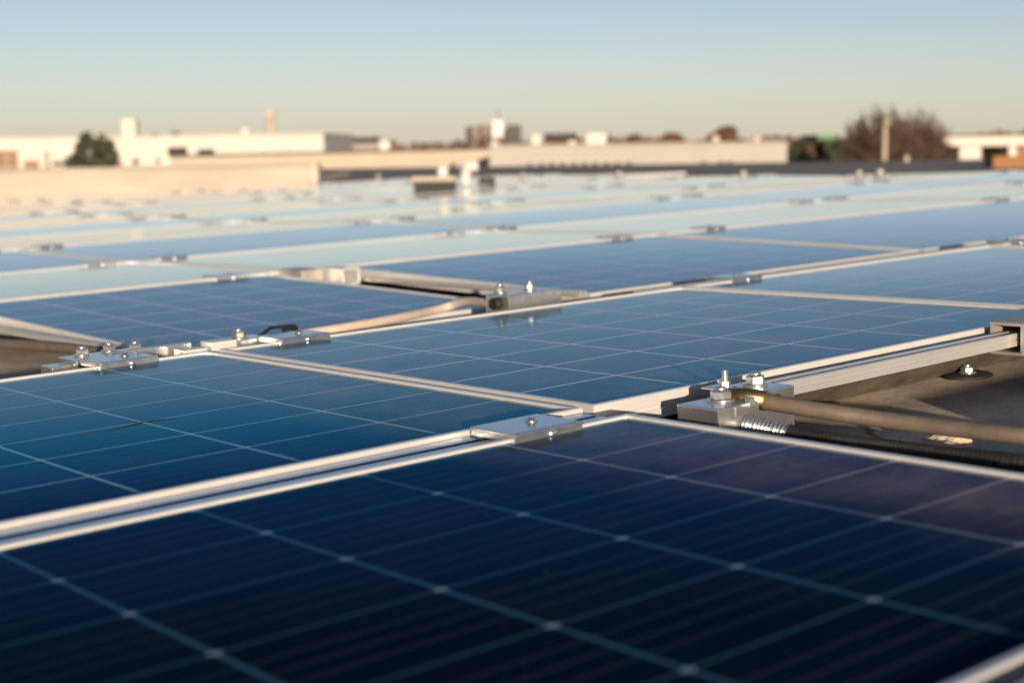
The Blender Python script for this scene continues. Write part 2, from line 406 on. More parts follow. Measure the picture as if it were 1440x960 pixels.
# ------------------------------------------------------------------ clamps, one at each side of every panel seam
def clamp_meshes(w=.088, dep=.064, lip=.011):
    p = MB()
    p.box(-w/2, w/2, -dep/2, dep/2, .0015, .0055, .0010)
    p.box(-w/2, w/2, -dep/2-.004, -dep/2-.0002, .0050-lip, .0053, .0009)
    p.box(-w/2+.001, w/2-.001, -dep/2-.0062, -dep/2-.0042, .0022, .0050, .0006)
    p.box(-w/2+.001, w/2-.001, -dep/2-.0056, -dep/2-.0042, .0052-lip, .0072-lip, .0005)
    p.box(-w/2+.002, -w/2+.005, -dep/2, dep/2, -.003, .0013)
    p.box(w/2-.005, w/2-.002, -dep/2, dep/2, -.003, .0013)
    b = MB(); b.lathe([(.0055, 0), (.0055, .001), (.0042, .003), (0, .0034)], n=12,
                      T=Matrix.Translation((.004, -dep/2-.003, -.001)) @ Matrix.Rotation(R(90), 4, 'X'))
    c = MB(); c.lathe([(.0065, 0), (.0065, .0012), (.004, .0014), (.004, .004), (0, .0042)], (.012, .004, .0055), 14)
    return p.mesh('clamp_plate', MAT['clamp']), b.mesh('clamp_rivet', MAT['clamp']), c.mesh('clamp_bolt', MAT['bolt'])
cpm, crm, cbm = clamp_meshes()
def clamp(x, y, z, label, rx=0.):
    r = thing('panel_clamp', label, 'clamp', TA(x, y, z, rx), 'steel clamps holding the panel edges')
    for nme, me in (('plate', cpm), ('rivet', crm), ('bolt', cbm)):
        o = bpy.data.objects.new(nme, me); COL.objects.link(o); o.parent = r
    return r
clamp(.930, 1.092, 0, 'broad folded steel clamp bridging the seam beside the nearest dark panel')
clamp(.912, 1.954, 0, 'folded steel clamp at the corner of the teal panel, under three bolts')
clamp(1.203, 1.954, 0, 'folded steel clamp right of the bolted plate, behind the frame seam')
clamp(2.225, 1.954, 0, 'steel clamp past the far right corner of the sharp grid-lined panel')
clamp(3.22, 1.954, 0, 'steel clamp farthest right on the third frame line')
clamp(1.76, 3.150, 0, 'steel clamp left of the far white tube end on the pale panel edge')
clamp(3.06, 3.150, 0, 'steel clamp at the top corner of the blue panel, left of the seam')
clamp(3.47, 3.150, 0, 'steel clamp right of the seam above the long blue panel')
clamp(5.10, 3.150, 0, 'steel clamp on the pale panel edge near the right border')
clamp(5.50, 3.150, 0, 'steel clamp cut by the right border on the pale panel edge')
for row in sorted(VIS):
    if row < 4: continue
    y0 = [r for r in ROWS if r[0] == row][0]; yl, zl = y0[3], y0[4]
    for k, (a, b) in enumerate(VIS[row]):
        nm = ORD[k+1]
        if k: clamp(a+.10+.02*random.random(), yl+.020, zl, 'small blurred clamp right of the %s panel seam, %s row back' % (ORD[k], ORD[row]))
        clamp(b-.10-.02*random.random(), yl+.020, zl, 'small blurred clamp left of the %s panel seam, %s row back' % (nm, ORD[row]))

# ------------------------------------------------------------------ bolted connector blocks
def hexbolt(parent, c, r=.0105, h=.014, name='hex_bolt'):
    b = MB()
    wm = MB(); wm.lathe([(r*1.32, 0), (r*1.38, .0010), (r*1.30, .0021), (r*.9, .0021)], c, 20)
    b.hexa((c[0], c[1], c[2]+.0022), r, h-.004, random.random())
    b.lathe([(r*.62, h-.002), (r*.62, h+.0012), (r*.5, h+.002), (0, h+.002)], c, 14)
    o = b.build(name, MAT['bolt'], parent); wm.build('washer', MAT['zinc'], o); return o
def stud(parent, c, r=.0043, h=.018):
    b = MB(); b.lathe([(.009, 0), (.009, .0015), (.0065, .0015)], c, 16); b.hexa((c[0], c[1], c[2]+.0015), .0068, .005)
    prof = []
    z = .0065
    while z < h: prof += [(r, z), (r*.88, z+.0006)]; z += .0012
    b.lathe([(r, .006)]+prof+[(r*.8, h), (0, h)], c, 12)
    return b.build('stud', MAT['bolt'], parent)
# right, sharp pair
b1 = thing('connector_block', 'shiny steel block with hex bolt touching the nearest panel corner', 'connector block', TA(1.164, 1.049, -.003))
m = MB(); m.box(-.032, .032, -.029, .029, -.044, 0, .0018); m.box(-.005, .031, -.0305, -.0285, -.012, -.002, .0005)
m.build('block_body', MAT['zinc'], b1); hexbolt(b1, (.012, .006, 0), .0112, .0130)
m = MB(); m.box(.014, .022, -.034, -.026, -.004, .006, .001); m.build('locating_pin', MAT['zinc'], b1)
b2 = thing('connector_block', 'shiny steel block with stud, hex bolt and round bore, at the rail end', 'connector block', TA(1.243, 1.074, 0))
m = MB(); m.box(-.030, .038, -.034, .026, -.046, .001, .0018)
m.build('block_body', MAT['zinc'], b2); hexbolt(b2, (.012, .0, .001), .0106, .0130); stud(b2, (-.014, .022, .001), h=.0185)
m = MB(); TT = Matrix.Translation((.006, -.0335, -.014)) @ Matrix.Rotation(R(90), 4, 'X')
m.lathe([(.0095, 0), (.0095, .003), (.0075, .003), (.0075, -.004), (0, -.004)], n=20, T=TT); m.build('bore_sleeve', MAT['brass'], b2)
m = MB(); m.box(-.044, -.012, .004, .030, .0012, .0036, .0006); m.build('bracket_plate', MAT['zinc'], b2)
# left assembly on the third frame line
b3 = thing('bolted_plate', 'flat steel plate with three bolts behind the teal panel corner', 'bolted plate', TA(.945, 2.035, .0))
m = MB(); m.box(-.075, .05, -.035, .03, -.004, .002, .001); m.box(-.02, .11, -.03, -.018, -.012, .006, .001); m.box(-.11, -.07, -.03, .01, -.016, -.004, .001)
m.build('plate_body', MAT['zinc'], b3)
for c in ((-.045, .012, .002), (.0, .018, .002), (.03, -.006, .002)): hexbolt(b3, c, .0095, .0115)
b3b = thing('seam_bracket', 'two pale aluminium brackets bridging the corner of the frame seam', 'bracket', TA(1.055, 1.985, 0))
m = MB(); m.box(-.035, .005, -.02, .01, -.02, .0005, .001); m.box(.012, .055, -.02, .014, -.02, .007, .001); m.build('bracket_body', MAT['alu'], b3b)
b4 = thing('connector_block', 'small steel block with hex bolt and looped wire, behind the frame seam', 'connector block', TA(1.145, 2.01, -.002))
m = MB(); m.box(-.03, .035, -.02, .028, -.03, .004, .0015); m.build('block_body', MAT['zinc'], b4); hexbolt(b4, (-.006, .0, .004), .011, .013)
m = MB(); m.tube([(.03, .0, .003), (.045, .01, .006), (.06, .015, .012), (.085, .02, .011), (.11, .015, .004)], .0028, 8); m.build('wire_loop', MAT['rubber'], b4)
m = MB(); m.lathe([(.012, 0), (.013, .002), (.013, .008), (.009, .011), (0, .011)], (.105, .03, .0), 14); m.build('rubber_cap', MAT['rubber'], b4)
# middle block with the pale cable
p5 = fl(731, 425, .0)
b5 = thing('connector_block', 'steel block with two bolts where the pale cable enters', 'connector block', TA(p5.x, p5.y, .012))
m = MB(); m.box(-.055, .03, -.035, .03, -.03, .008, .0015); m.box(.034, .075, -.03, .025, -.03, .007, .0015); m.build('block_body', MAT['zinc'], b5)
for c in ((-.035, .012, .008), (.025, .0, .008)): hexbolt(b5, c, .009, .0135)
m = MB(); m.lathe([(.011, 0), (.011, .012), (.008, .012)], n=14, T=Matrix.Translation((-.056, -.008, -.008)) @ Matrix.Rotation(R(-90), 4, 'Y'))
m.build('cable_gland', MAT['rubber'], b5)

# ------------------------------------------------------------------ cables
def spline(pts, n=8):
    P = [Vector(p) for p in pts]; P = [2*P[0]-P[1]]+P+[2*P[-1]-P[-2]]; out = []
    for i in range(1, len(P)-2):
        for k in range(n):
            t = k/n; a, b, c, d = P[i-1:i+3]
            out.append(.5*((2*b)+(c-a)*t+(2*a-5*b+4*c-d)*t*t+(3*b-a-3*c+d)*t**3))
    out.append(P[-2]); return out
cb = thing('power_cable', 'thick brown cable running from the steel blocks to the right border', 'cable', M)
path = [(1.206, 1.052, -.004), (1.214, 1.02, -.007), (1.232, .965, -.013), fl(1250, 591, -.022), fl(1350, 603, -.026), fl(1445, 613, -.028), fl(1560, 622, -.034), fl(1800, 640, -.05), (2.1, .78, -.074), (2.8, .82, -.076), (3.8, .9, -.076)]
m = MB(); m.tube(spline(path), .0088, 14); m.build('sheath', MAT['cable'], cb)
m = MB(); m.tube([(1.192, 1.066, -.001), (1.206, 1.046, -.003), (1.2135, 1.024, -.006)], [.0085, .0108, .0108], 14); m.build('cable_lug', MAT['brass'], cb)
cd = thing('flexible_conduit', 'black corrugated conduit with silver spring end beside the nearest panel', 'conduit', M)
p0 = Vector((1.176, 1.020, -.026)); p1 = Vector((1.187, .972, -.031))
pr, nn = [], 60
m = MB(); pts = [p0.lerp(p1, i/nn) for i in range(nn+1)]
m.tube(pts, [.0098+.0016*math.cos(i/nn*2*math.pi*11) for i in range(nn+1)], 16); m.build('spring_end', MAT['zinc'], cd)
q = spline([p1, (1.20, .92, -.036), fl(1250, 630, -.045), fl(1350, 642, -.05), fl(1450, 652, -.05), fl(1600, 668, -.055), (1.75, .66, -.072), (2.5, .62, -.074), (3.6, .7, -.074)], 40)
m = MB(); m.tube(q, [.0092+.0003*math.cos(i*2.1) for i in range(len(q))], 14); m.build('conduit_sleeve', MAT['rubber'], cd)
cc = thing('pale_cable', 'pale pinkish cable curving left from the middle steel block', 'cable', M)
m = MB(); m.tube(spline([(p5.x-.06, p5.y-.008, .003), fl(655, 424, -.004), fl(620, 434, -.018), fl(560, 447, -.016), fl(500, 458, -.015), fl(440, 468, -.016), fl(400, 475, -.02), (1.17, 2.05, -.03)]), .0085, 12)
m.build('sheath', MAT['cable_pale'], cc)
cl = thing('dusty_cable', 'dusty brown cable in the gap at the left border', 'cable', M)
m = MB(); m.tube(spline([(.90, 2.03, -.012), fl(215, 503, -.02), fl(150, 495, -.03), fl(80, 488, -.035), fl(0, 483, -.04), fl(-120, 478, -.05)]), .0095, 12)
m.build('sheath', MAT['cable'], cl)

# ------------------------------------------------------------------ rails
def rail_mesh(mb, L, hh=.030, w=.026):
    """slotted mounting rail along +X, top at z=0"""
    pr = [(-w/2, -hh), (-w/2, -hh*.56), (-w/2+.002, -hh*.53), (-w/2+.002, -hh*.47), (-w/2, -hh*.44), (-w/2, -.0008), (-w/2+.0008, 0),
          (-.005, 0), (-.005, -.006), (.005, -.006), (.005, 0), (w/2-.0008, 0), (w/2, -.0008), (w/2, -hh)]
    n = len(pr)
    mb.add([(0, y, z) for y, z in pr]+[(L, y, z) for y, z in pr],
           [(i, (i+1) % n, n+(i+1) % n, n+i) for i in range(n)]+[tuple(range(n-1, -1, -1)), tuple(range(n, 2*n))])
def rail(x, y, z, L, label, rz=0., hh=.03, w=.026, mat='rail'):
    m = MB(); rail_mesh(m, L, hh, w)
    o = m.build('mounting_rail', MAT[mat], mtx=TA(x, y, z, 0, rz)); return tag(o, label, 'rail', 'mounting rails under the panels')
rail(1.268, 1.094, -.004, .66, 'bright grooved aluminium rail from the steel blocks into the square tube', hh=.0175)
rail(-.95, 1.1025, -.0045, 1.99, 'low aluminium rail in the slot between the nearest panel and the teal one', hh=.02, w=.05, mat='rail_bright')
rail(1.97, 1.968, -.003, 2.2, 'long pale rail along the frame line behind the sharp grid-lined panel')
tb = MB()
def tube_sq(mb, L, w=.05, hh=.044, t=.004):
    pr = [(-w/2, -hh), (w/2, -hh), (w/2, 0), (-w/2, 0)]; pi = [(-w/2+t, -hh+t), (w/2-t, -hh+t), (w/2-t, -t), (-w/2+t, -t)]
    vs = [(x, y, z) for x in (0, L) for y, z in pr+pi]; fs = []
    for i in range(4):
        j = (i+1) % 4
        fs += [(i, j, 8+j, 8+i)[::-1], (4+i, 4+j, 12+j, 12+i), (i, j, 4+j, 4+i), (8+i, 8+j, 12+j, 12+i)[::-1]]
    mb.add(vs, fs)
tube_sq(tb, .5)
o = tb.build('square_tube', MAT['galv_dull'], mtx=TA(1.80, 1.094, .010)); tag(o, 'open square aluminium tube sleeved over the rail at the right border', 'tube')
rail(1.058, 3.05, -.020, .86, 'low aluminium rail along the left side of the short blue panel', R(-90), .009, .018)
rail(2.045, 3.0, -.020, .80, 'aluminium rail in the gap right of the short blue panel', R(-90), .008, .02)
t2 = MB(); t2.box(-.03, .03, -.05, .05, -.03, .006, .002)
o = t2.build('end_block', MAT['galv_dull'], mtx=TA(1.935, 3.09, .0)); tag(o, 'brown metal end block at the far end of the cable gap', 'block')
t3 = MB(); tube_sq(t3, .10, .05, .04)
o = t3.build('tube_stub', MAT['alu'], mtx=TA(2.0, 3.07, .006, 0, R(-90))); tag(o, 'pale square tube stub at the far end of the cable gap', 'tube')
# dusty sheet closing the underside of the middle row
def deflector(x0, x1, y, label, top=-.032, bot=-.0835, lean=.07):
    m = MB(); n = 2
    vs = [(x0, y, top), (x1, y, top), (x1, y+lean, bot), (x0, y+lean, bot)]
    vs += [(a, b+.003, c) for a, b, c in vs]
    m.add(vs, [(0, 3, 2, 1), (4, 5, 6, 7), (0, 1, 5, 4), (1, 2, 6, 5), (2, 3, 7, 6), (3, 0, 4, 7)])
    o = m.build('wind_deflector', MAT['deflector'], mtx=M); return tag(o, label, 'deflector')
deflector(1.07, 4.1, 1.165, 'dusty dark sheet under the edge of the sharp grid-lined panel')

# roof fastener plate, stone, sheet strip
fp = thing('roof_fastener', 'black oval plate with a bright bolt on the dark roof', 'fastener', TA(*fl(1360, 529, -.085)))
m = MB(); m.lathe([(.040, 0), (.041, .003), (.036, .005), (0, .005)], n=24, T=Matrix.Diagonal((1, .85, 1, 1))); m.build('washer_plate', MAT['rubber'], fp)
hexbolt(fp, (0, 0, .005), .0095, .011)
st = MB()
bm = bmesh.new(); bmesh.ops.create_icosphere(bm, subdivisions=3, radius=1.)
for v_ in bm.verts: v_.co = Vector((v_.co.x*.034, v_.co.y*.022, max(v_.co.z, -.2)*.012)) * (1+.25*math.sin(5*v_.co.x+3*v_.co.y)+.12*random.random())
bm.verts.index_update(); st.add([v_.co for v_ in bm.verts], [[q_.index for q_ in f_.verts] for f_ in bm.faces]); bm.free()
o = st.build('flat_stone', MAT['stone'], mtx=TA(*fl(1327, 628, -.082))); tag(o, 'pale flat stone on the roof behind the black conduit', 'stone')

# ------------------------------------------------------------------ roof and ground
rf = MB(); n = 60
x0, x1, y0, y1 = -8., 11.5, -8., 17.
vs, fs = [], []
for j in range(n+1):
    for i in range(n+1):
        x = x0+(x1-x0)*i/n; y = y0+(y1-y0)*j/n
        p = M @ Vector((x, y, -.085)); vs.append(p)
for j in range(n):
    for i in range(n):
        a = j*(n+1)+i
        xc = x0+(x1-x0)*(i+.5)/n; yc = y0+(y1-y0)*(j+.5)/n
        if xc > 9.0+.28*(yc-5): continue
        fs.append((a, a+1, a+n+2, a+n+1))
rf.add(vs, fs); o = rf.build('roof', MAT['membrane']); tag(o, kind='structure')
g = MB(); GZ = -7.0
g.add([(-4000, -500, GZ), (4000, -500, GZ), (4000, 6000, GZ), (-4000, 6000, GZ)], [(0, 1, 2, 3)])
o = g.build('ground', MAT['ground']); tag(o, kind='structure')
# flat dark roof beyond the array
def zl(h): return CAM.z - h
fr = MB()
pl = [at(x, 230, d) for x, d in ((430, 16.8), (700, 14.5), (960, 11.5), (1200, 9.9), (1500, 8.3), (1700, 8.0), (1700, 33.5), (1440, 33), (1000, 31), (430, 30))]
fr.poly([(p.x, p.y) for p in pl], zl(8.0), zl(.40))
o = fr.build('flat_roof', MAT['gravel']); tag(o, kind='structure')

def wall_between(mb, p, q, z0, z1, th):
    p, q = Vector((p.x, p.y, 0)), Vector((q.x, q.y, 0)); d = (q-p).normalized(); nrm = q.normalized()*th
    zz = [(z if isinstance(z, tuple) else (z, z)) for z in (z0, z1)]
    mb.add([(a.x, a.y, z[i]) for z in zz for a, i in ((p, 0), (q, 1), (q+nrm, 1), (p+nrm, 0))],
           [(0, 3, 2, 1), (4, 5, 6, 7), (0, 1, 5, 4), (1, 2, 6, 5), (2, 3, 7, 6), (3, 0, 4, 7)])
# cream parapet at the left
pw = thing('parapet_wall', 'long low cream parapet wall behind the panels at the left', 'wall')
m = MB(); a_, b_ = at(-160, 236, 14.2), at(446, 232, 17.2)
wall_between(m, a_, b_, zl(1.2), zl(.185), .5); m.build('wall_body', MAT['parapet'], pw)
m = MB(); wall_between(m, at(-160, 236, 14.15), at(447, 232, 17.15), zl(.184), zl(.165), .6); m.build('coping', MAT['parapet'], pw)
m = MB(); c_ = at(444, 232, 17.12)
m.box(c_.x-.06, c_.x+.03, c_.y-.06, c_.y+.3, zl(.6), zl(.168), .01); m.build('corner_post', MAT['parapet'], pw)
m = MB(); wall_between(m, at(447, 232, 17.3), at(492, 232, 22.), zl(.9), zl(.31), .3); m.build('return_wall', MAT['peach_wall'], pw)

# roof-top vents among the far panels
vp = thing('vent_pipe', 'white vent pipe with a wide tee cap among the far panels', 'vent pipe')
c = at(655, 257, 11.9)
m = MB(); m.lathe([(.055, 0), (.055, .02), (.042, .03), (.042, .17), (.05, .175)], (c.x, c.y, c.z-.06), 18); m.build('pipe', MAT['vent_white'], vp)
m = MB(); m.tube([(c.x-.03, c.y, c.z+.13), (c.x+.10, c.y, c.z+.13)], .045, 16); m.lathe([(.05, .17), (.05, .2), (.06, .2), (.06, .215), (0, .22)], (c.x, c.y, c.z-.06), 16); m.build('tee_cap', MAT['vent_white'], vp)
m = MB(); m.box(c.x-.10, c.x+.12, c.y-.1, c.y+.1, c.z-.2, c.z-.055, .01); m.build('flashing', MAT['galv_dull'], vp)
m = MB(); m.box(c.x-.115, c.x-.085, c.y-.03, c.y+.03, c.z+.10, c.z+.16, .004); m.build('dark_outlet', MAT['rubber'], vp)
sk = thing('skylight_curb', 'low skylight with dark curb and pale lid beside the vent pipe', 'skylight')
c = at(612, 258, 11.3)
m = MB(); m.box(c.x-.15, c.x+.15, c.y-.2, c.y+.2, c.z-.3, c.z+.018); m.build('curb', MAT['rubber'], sk)
m = MB(); m.box(c.x-.165, c.x+.165, c.y-.22, c.y+.22, c.z+.019, c.z+.056, .010); m.build('lid', MAT['peach_wall'], sk)
dm = MB(); dm.lathe([(.042, -.02), (.044, .03), (.038, .058), (.022, .072), (0, .075)], (c.x+.06, c.y-.05, c.z+.062), 18)
o = dm.build('dome_vent', MAT['vent_white']); tag(o, 'small white dome vent standing on the pale skylight lid', 'vent')
c = at(684, 255, 11.9)
m = MB(); m.box(c.x-.06, c.x+.07, c.y-.1, c.y+.1, c.z-.3, c.z+.03); o = m.build('vent_curb', MAT['rubber']); tag(o, 'small dark curb right of the white vent pipe', 'vent curb')
for (px, py, d, s, lab) in ((532, 248, 17, .05, 'small pale vent left of the skylight, on the far panel edge'), (1208, 243, 9.6, .035, 'left of two small white caps on the far panel edge'),
                            (1237, 242, 9.7, .045, 'larger right one of two small white caps on the far panel edge'), (1045, 244, 11, .045, 'pale squat cap before the long bright wall'),
                            (735, 247, 14, .05, 'low beige cap right of the vent pipe'), (870, 245, 12.5, .05, 'wide beige cap under the dotted wall')):
    c = at(px, py, d); m = MB()
    s *= .5; m.lathe([(s, -.25), (s, -.01), (s*1.25, 0), (s*1.2, s*.6), (s*.7, s*1.0), (0, s*1.1)], (c.x, c.y, c.z), 14)
    o = m.build('roof_vent', MAT['galv_dull']); tag(o, lab, 'vent', 'small vents on the far roof')

# ------------------------------------------------------------------ buildings beyond
def bbox(mb, xa, xb, ytop, d, depth, zb=GZ, dy=0.):
    """box whose front face spans photo columns xa..xb at distance d"""
    a, b = at(xa, ytop, d), at(xb, ytop, d)
    mb.box(a.x, b.x, d+CAM.y*0+dy, d+depth, zb, (a.z+b.z)/2); return a, b
def rect(mb, xa, xb, yt, yb, d, th=.08):
    a, b = at(xa, yt, d), at(xb, yb, d)
    mb.box(a.x, b.x, d-th, d-.004, b.z, a.z)
wb = thing('white_building', 'long white flat-roofed building with brown windows behind the left parapet', 'building')
m = MB(); bbox(m, -120, 246, 195, 110, 22); m.build('wall', MAT['white_wall'], wb)
m = MB(); bbox(m, -122, 247, 193.2, 109.7, 22.6, at(60, 195.2, 110).z); m.build('roof_edge', MAT['white_wall'], wb)
for xa, xb, yt, yb, mt in ((-6, 26, 212, 236, 'brick'), (34, 56, 226, 236, 'brick'), (74, 100, 227, 233, 'dark_pane'), (163, 172, 226, 236, 'brick'), (186, 196, 224, 231, 'dark_pane'), (219, 225, 223, 230, 'dark_pane')):
    m = MB(); rect(m, xa, xb, yt, yb, 110); w_ = m.build('window', MAT[mt], wb)
    m = MB(); xm = (xa+xb)/2
    rect(m, xm-.35, xm+.35, yt+.2, yb-.2, 109.9, .05); m.build('mullion', MAT['white_wall'], w_)
m = MB(); rect(m, 60, 70, 212, 238, 110, 1.0); m.build('pier', MAT['white_wall'], wb)
wb2 = thing('white_hall', 'white hall with two dark doorways and blank bright wall, left of centre', 'building')
m = MB(); bbox(m, 244, 455, 190.5, 95, 18); m.build('wall', MAT['white_wall'], wb2)
m = MB(); bbox(m, 243, 456, 188.6, 94.7, 18.6, at(350, 190.6, 95).z); m.build('roof_edge', MAT['white_wall'], wb2)
for xa, xb, yt, yb in ((236, 264, 207, 221), (278, 302, 210, 220)):
    m = MB(); rect(m, xa, xb, yt, yb, 95); m.build('doorway', MAT['dark_pane'], wb2)
m = MB(); rect(m, 370.5, 373, 196, 216, 95, .12); m.build('downpipe', MAT['peach_wall'], wb2)
ch = MB(); bbox(ch, 171, 190, 168, 116, 1.1, at(180, 196, 116).z-.3)
o = ch.build('chimney_stack', MAT['white_wall']); tag(o, 'white square chimney on the long white building roof', 'chimney')
m = MB(); c = at(344, 183, 100); m.lathe([(.25, -.6), (.25, 0), (.2, .12), (0, .15)], (c.x, c.y, c.z), 14)
o = m.build('roof_vent', MAT['vent_white']); tag(o, 'faint pale vent on top of the white hall', 'vent')
ms = thing('mast', 'thin pale mast rising behind the white hall', 'mast'); c = at(380, 156, 140)
m = MB(); m.tube([(c.x, c.y, GZ), (c.x, c.y, c.z)], [.42, .32], 10); m.build('pole', MAT['peach_wall'], ms)
m = MB(); m.box(c.x-.38, c.x+.38, c.y-.3, c.y+.3, c.z-.5, c.z, .05); m.build('mast_head', MAT['peach_wall'], ms)
# long low building in the middle: dull peach half and bright half
lb = thing('low_building', 'long low peach building with a dark roof edge in mid distance', 'building')
m = MB(); a, b = at(240, 221, 52), at(690, 210, 50)
wall_between(m, a, b, GZ, (a.z, b.z), 9); m.build('wall', MAT['peach_wall'], lb)
m = MB(); a, b = at(238, 221, 51.8), at(691, 210, 49.8)
wall_between(m, a, b, (a.z+.002, b.z+.002), (a.z+.07, b.z+.07), 9.4); m.build('roof', MAT['dark_cap'], lb)
bb_ = thing('bright_building', 'long bright cream building with a row of dark dots along its foot', 'building')
m = MB(); a, b = at(688, 207, 44.5), at(1107, 200.5, 38); zz = (a.z+b.z)/2
wall_between(m, a, b, GZ, zz, 9); m.build('wall', MAT['white_wall'], bb_)
m = MB(); wall_between(m, at(687, 207, 44.4), at(1108, 200.5, 37.9), zz+.002, zz+.05, 9.3); m.build('roof_edge', MAT['white_wall'], bb_)
for i, px in enumerate((746, 762, 777, 792, 808, 823, 838, 854, 869, 885, 990, 1014, 1027)):
    t = (px-688)/(1107-688); d = 1/((1-t)/44.5+t/38)
    c = at(px, 231.2-.006*(px-746), d); m = MB(); m.box(c.x-.055, c.x+.055, c.y-.14, c.y+.1, c.z-.25, c.z+.05); m.build('scupper', MAT['dark_cap'], bb_)
for xa, xb, yt, d, lab in ((532, 549, 197, 52, 'round white'), (825, 852, 188, 47, ''), (748, 760, 190, 49, ''), (800, 809, 198, 46, '')):
    if lab:
        c = at(540, 207, 52); m = MB(); m.lathe([(.18, -.4), (.2, -.1), (.24, .05), (.2, .2), (.1, .27), (0, .28)], (c.x, c.y, c.z), 18)
        o = m.build('dome_vent', MAT['vent_white']); tag(o, 'white round dome vent on the dark roof of the low peach building', 'vent')
    else:
        m = MB(); bbox(m, xa, xb, yt, d, .7, at(xa, 212, d).z); o = m.build('roof_unit', MAT['white_wall'], None)
        tag(o, {825: 'cream box unit on the bright building roof, largest of three', 748: 'cream box unit on the roof right of the tower block', 800: 'smallest cream unit, between brown trees and the big cream box'}[xa], 'roof unit', 'roof units on the bright building')
for px, py in ((1006, 196), (1063, 197)):
    c = at(px, py, 42); m = MB(); m.lathe([(.11, -.35), (.11, -.05), (.14, 0), (.1, .1), (0, .12)], (c.x, c.y, c.z), 14)
    o = m.build('roof_vent', MAT['peach_wall']); tag(o, 'orange-lit cap on the bright building roof, %s' % ('before the round tree' if px == 1006 else 'near its right end'), 'vent')
# tower block
tw = thing('tower_block', 'distant tower block with a white stair tower between dark and tan wings', 'building')
D = 520
for xa, xb, yt, dd, mt, nme in ((655, 662, 178, D+3, 'tower_dark', 'end_wing'), (662, 675, 175, D, 'tower_tan', 'wing'), (675, 678, 176, D+6, 'tower_dark', 'recess'), (678, 692, 174, D, 'tower_tan', 'wing'),
                                (692, 707, 170, D-4, 'vent_white', 'stair_tower'), (707, 713, 184, D+6, 'tower_tan', 'recess'), (711, 733, 175.5, D, 'tower_dark', 'wing')):
    m = MB(); bbox(m, xa, xb, yt, dd, 16); w_ = m.build(nme, MAT[mt], tw)
    if nme == 'wing':
        m = MB()
        for k in range(8):
            y_ = yt+3+k*4.2
            rect(m, xa+1, xb-1, y_, y_+1.9, dd, .3)
        m.build('window_bands', MAT['dark_pane'], w_)
m = MB(); bbox(m, 697, 703, 163, D+2, 6, at(700, 171, D).z); m.build('plant_room', MAT['tower_tan'], tw)
m = MB(); c = at(701, 156, D+4); m.tube([(c.x, c.y, c.z), (c.x, c.y, c.z-4)], .25, 6); m.build('antenna', MAT['dark_cap'], tw)
# right side building with canopy and columns
rb = thing('canopy_building', 'cream building with a deep canopy and columns at the right border', 'building')
m = MB(); bbox(m, 1312, 1500, 190.5, 88, 10, at(1400, 205, 88).z); m.build('fascia', MAT['white_wall'], rb)
m = MB(); bbox(m, 1310, 1502, 188, 87.6, 11, at(1400, 190.8, 88).z); m.build('roof', MAT['dark_cap'], rb)
m = MB(); bbox(m, 1300, 1500, 205, 95, 6); m.build('rear_wall', MAT['brick'], rb)
for xa, xb in ((1316, 1324), (1350, 1380), (1419, 1430)):
    m = MB(); bbox(m, xa, xb, 205.3, 88.4, 1.2); m.build('column', MAT['white_wall'], rb)
of = MB(); bbox(of, 1397, 1520, 219, 22, .4)
o = of.build('orange_wall', MAT['orange']); tag(o, 'low rust-orange wall at the right border', 'wall')
gs = MB(); bbox(gs, 1150, 1176, 189.5, 135, 8, at(1160, 196, 135).z); gs.box(at(1152, 200, 135).x, at(1174, 200, 135).x, 136, 142, GZ, at(1160, 196, 135).z)
o = gs.build('green_roofed_shed', MAT['green']); tag(o, 'small green-roofed shed behind the dark hedge', 'shed')
lp = thing('light_pole', 'pale lamp pole standing before the big bare tree', 'lamp pole'); c = at(1245, 168, 60)
m = MB(); m.tube([(c.x, c.y, GZ), (c.x, c.y, c.z)], [.12, .085], 10); m.build('pole', MAT['peach_wall'], lp)
m = MB(); m.box(c.x-.13, c.x+.13, c.y-.3, c.y+.15, c.z-.24, c.z+.02, .03); m.build('lamp_head', MAT['tower_tan'], lp)
c = at(1275, 222, 30); m = MB(); m.tube([(c.x, c.y, c.z-.3), (c.x, c.y, c.z+.05)], .05, 8); o = m.build('roof_post', MAT['peach_wall']); tag(o, 'short pale post on the far dark roof', 'post')
# houses in the haze behind
for i, (xa, xb, yt, d, mt, lab) in enumerate(((456, 480, 203, 300, 'brick', 'small brick house right of the white hall'), (484, 530, 201, 320, 'tower_tan', 'tan house left of the white dome vent'),
        (770, 810, 197, 260, 'brick', 'brown block between the tower and the big cream roof box'))):
    h_ = thing('far_house', lab, 'house', group='far houses on the skyline'); m = MB(); a, b = bbox(m, xa, xb, yt, d, 10); m.build('wall', MAT[mt], h_)
    m = MB(); z_ = (a.z+b.z)/2
    m.add([(a.x-.4, d-.5, z_), (b.x+.4, d-.5, z_), (b.x+.4, d+10.5, z_), (a.x-.4, d+10.5, z_), (a.x-.4, d+5, z_+1.2), (b.x+.4, d+5, z_+1.2)],
          [(0, 1, 5, 4), (2, 3, 4, 5), (0, 4, 3), (1, 2, 5), (0, 3, 2, 1)]); m.build('roof', MAT['dark_cap'], h_)

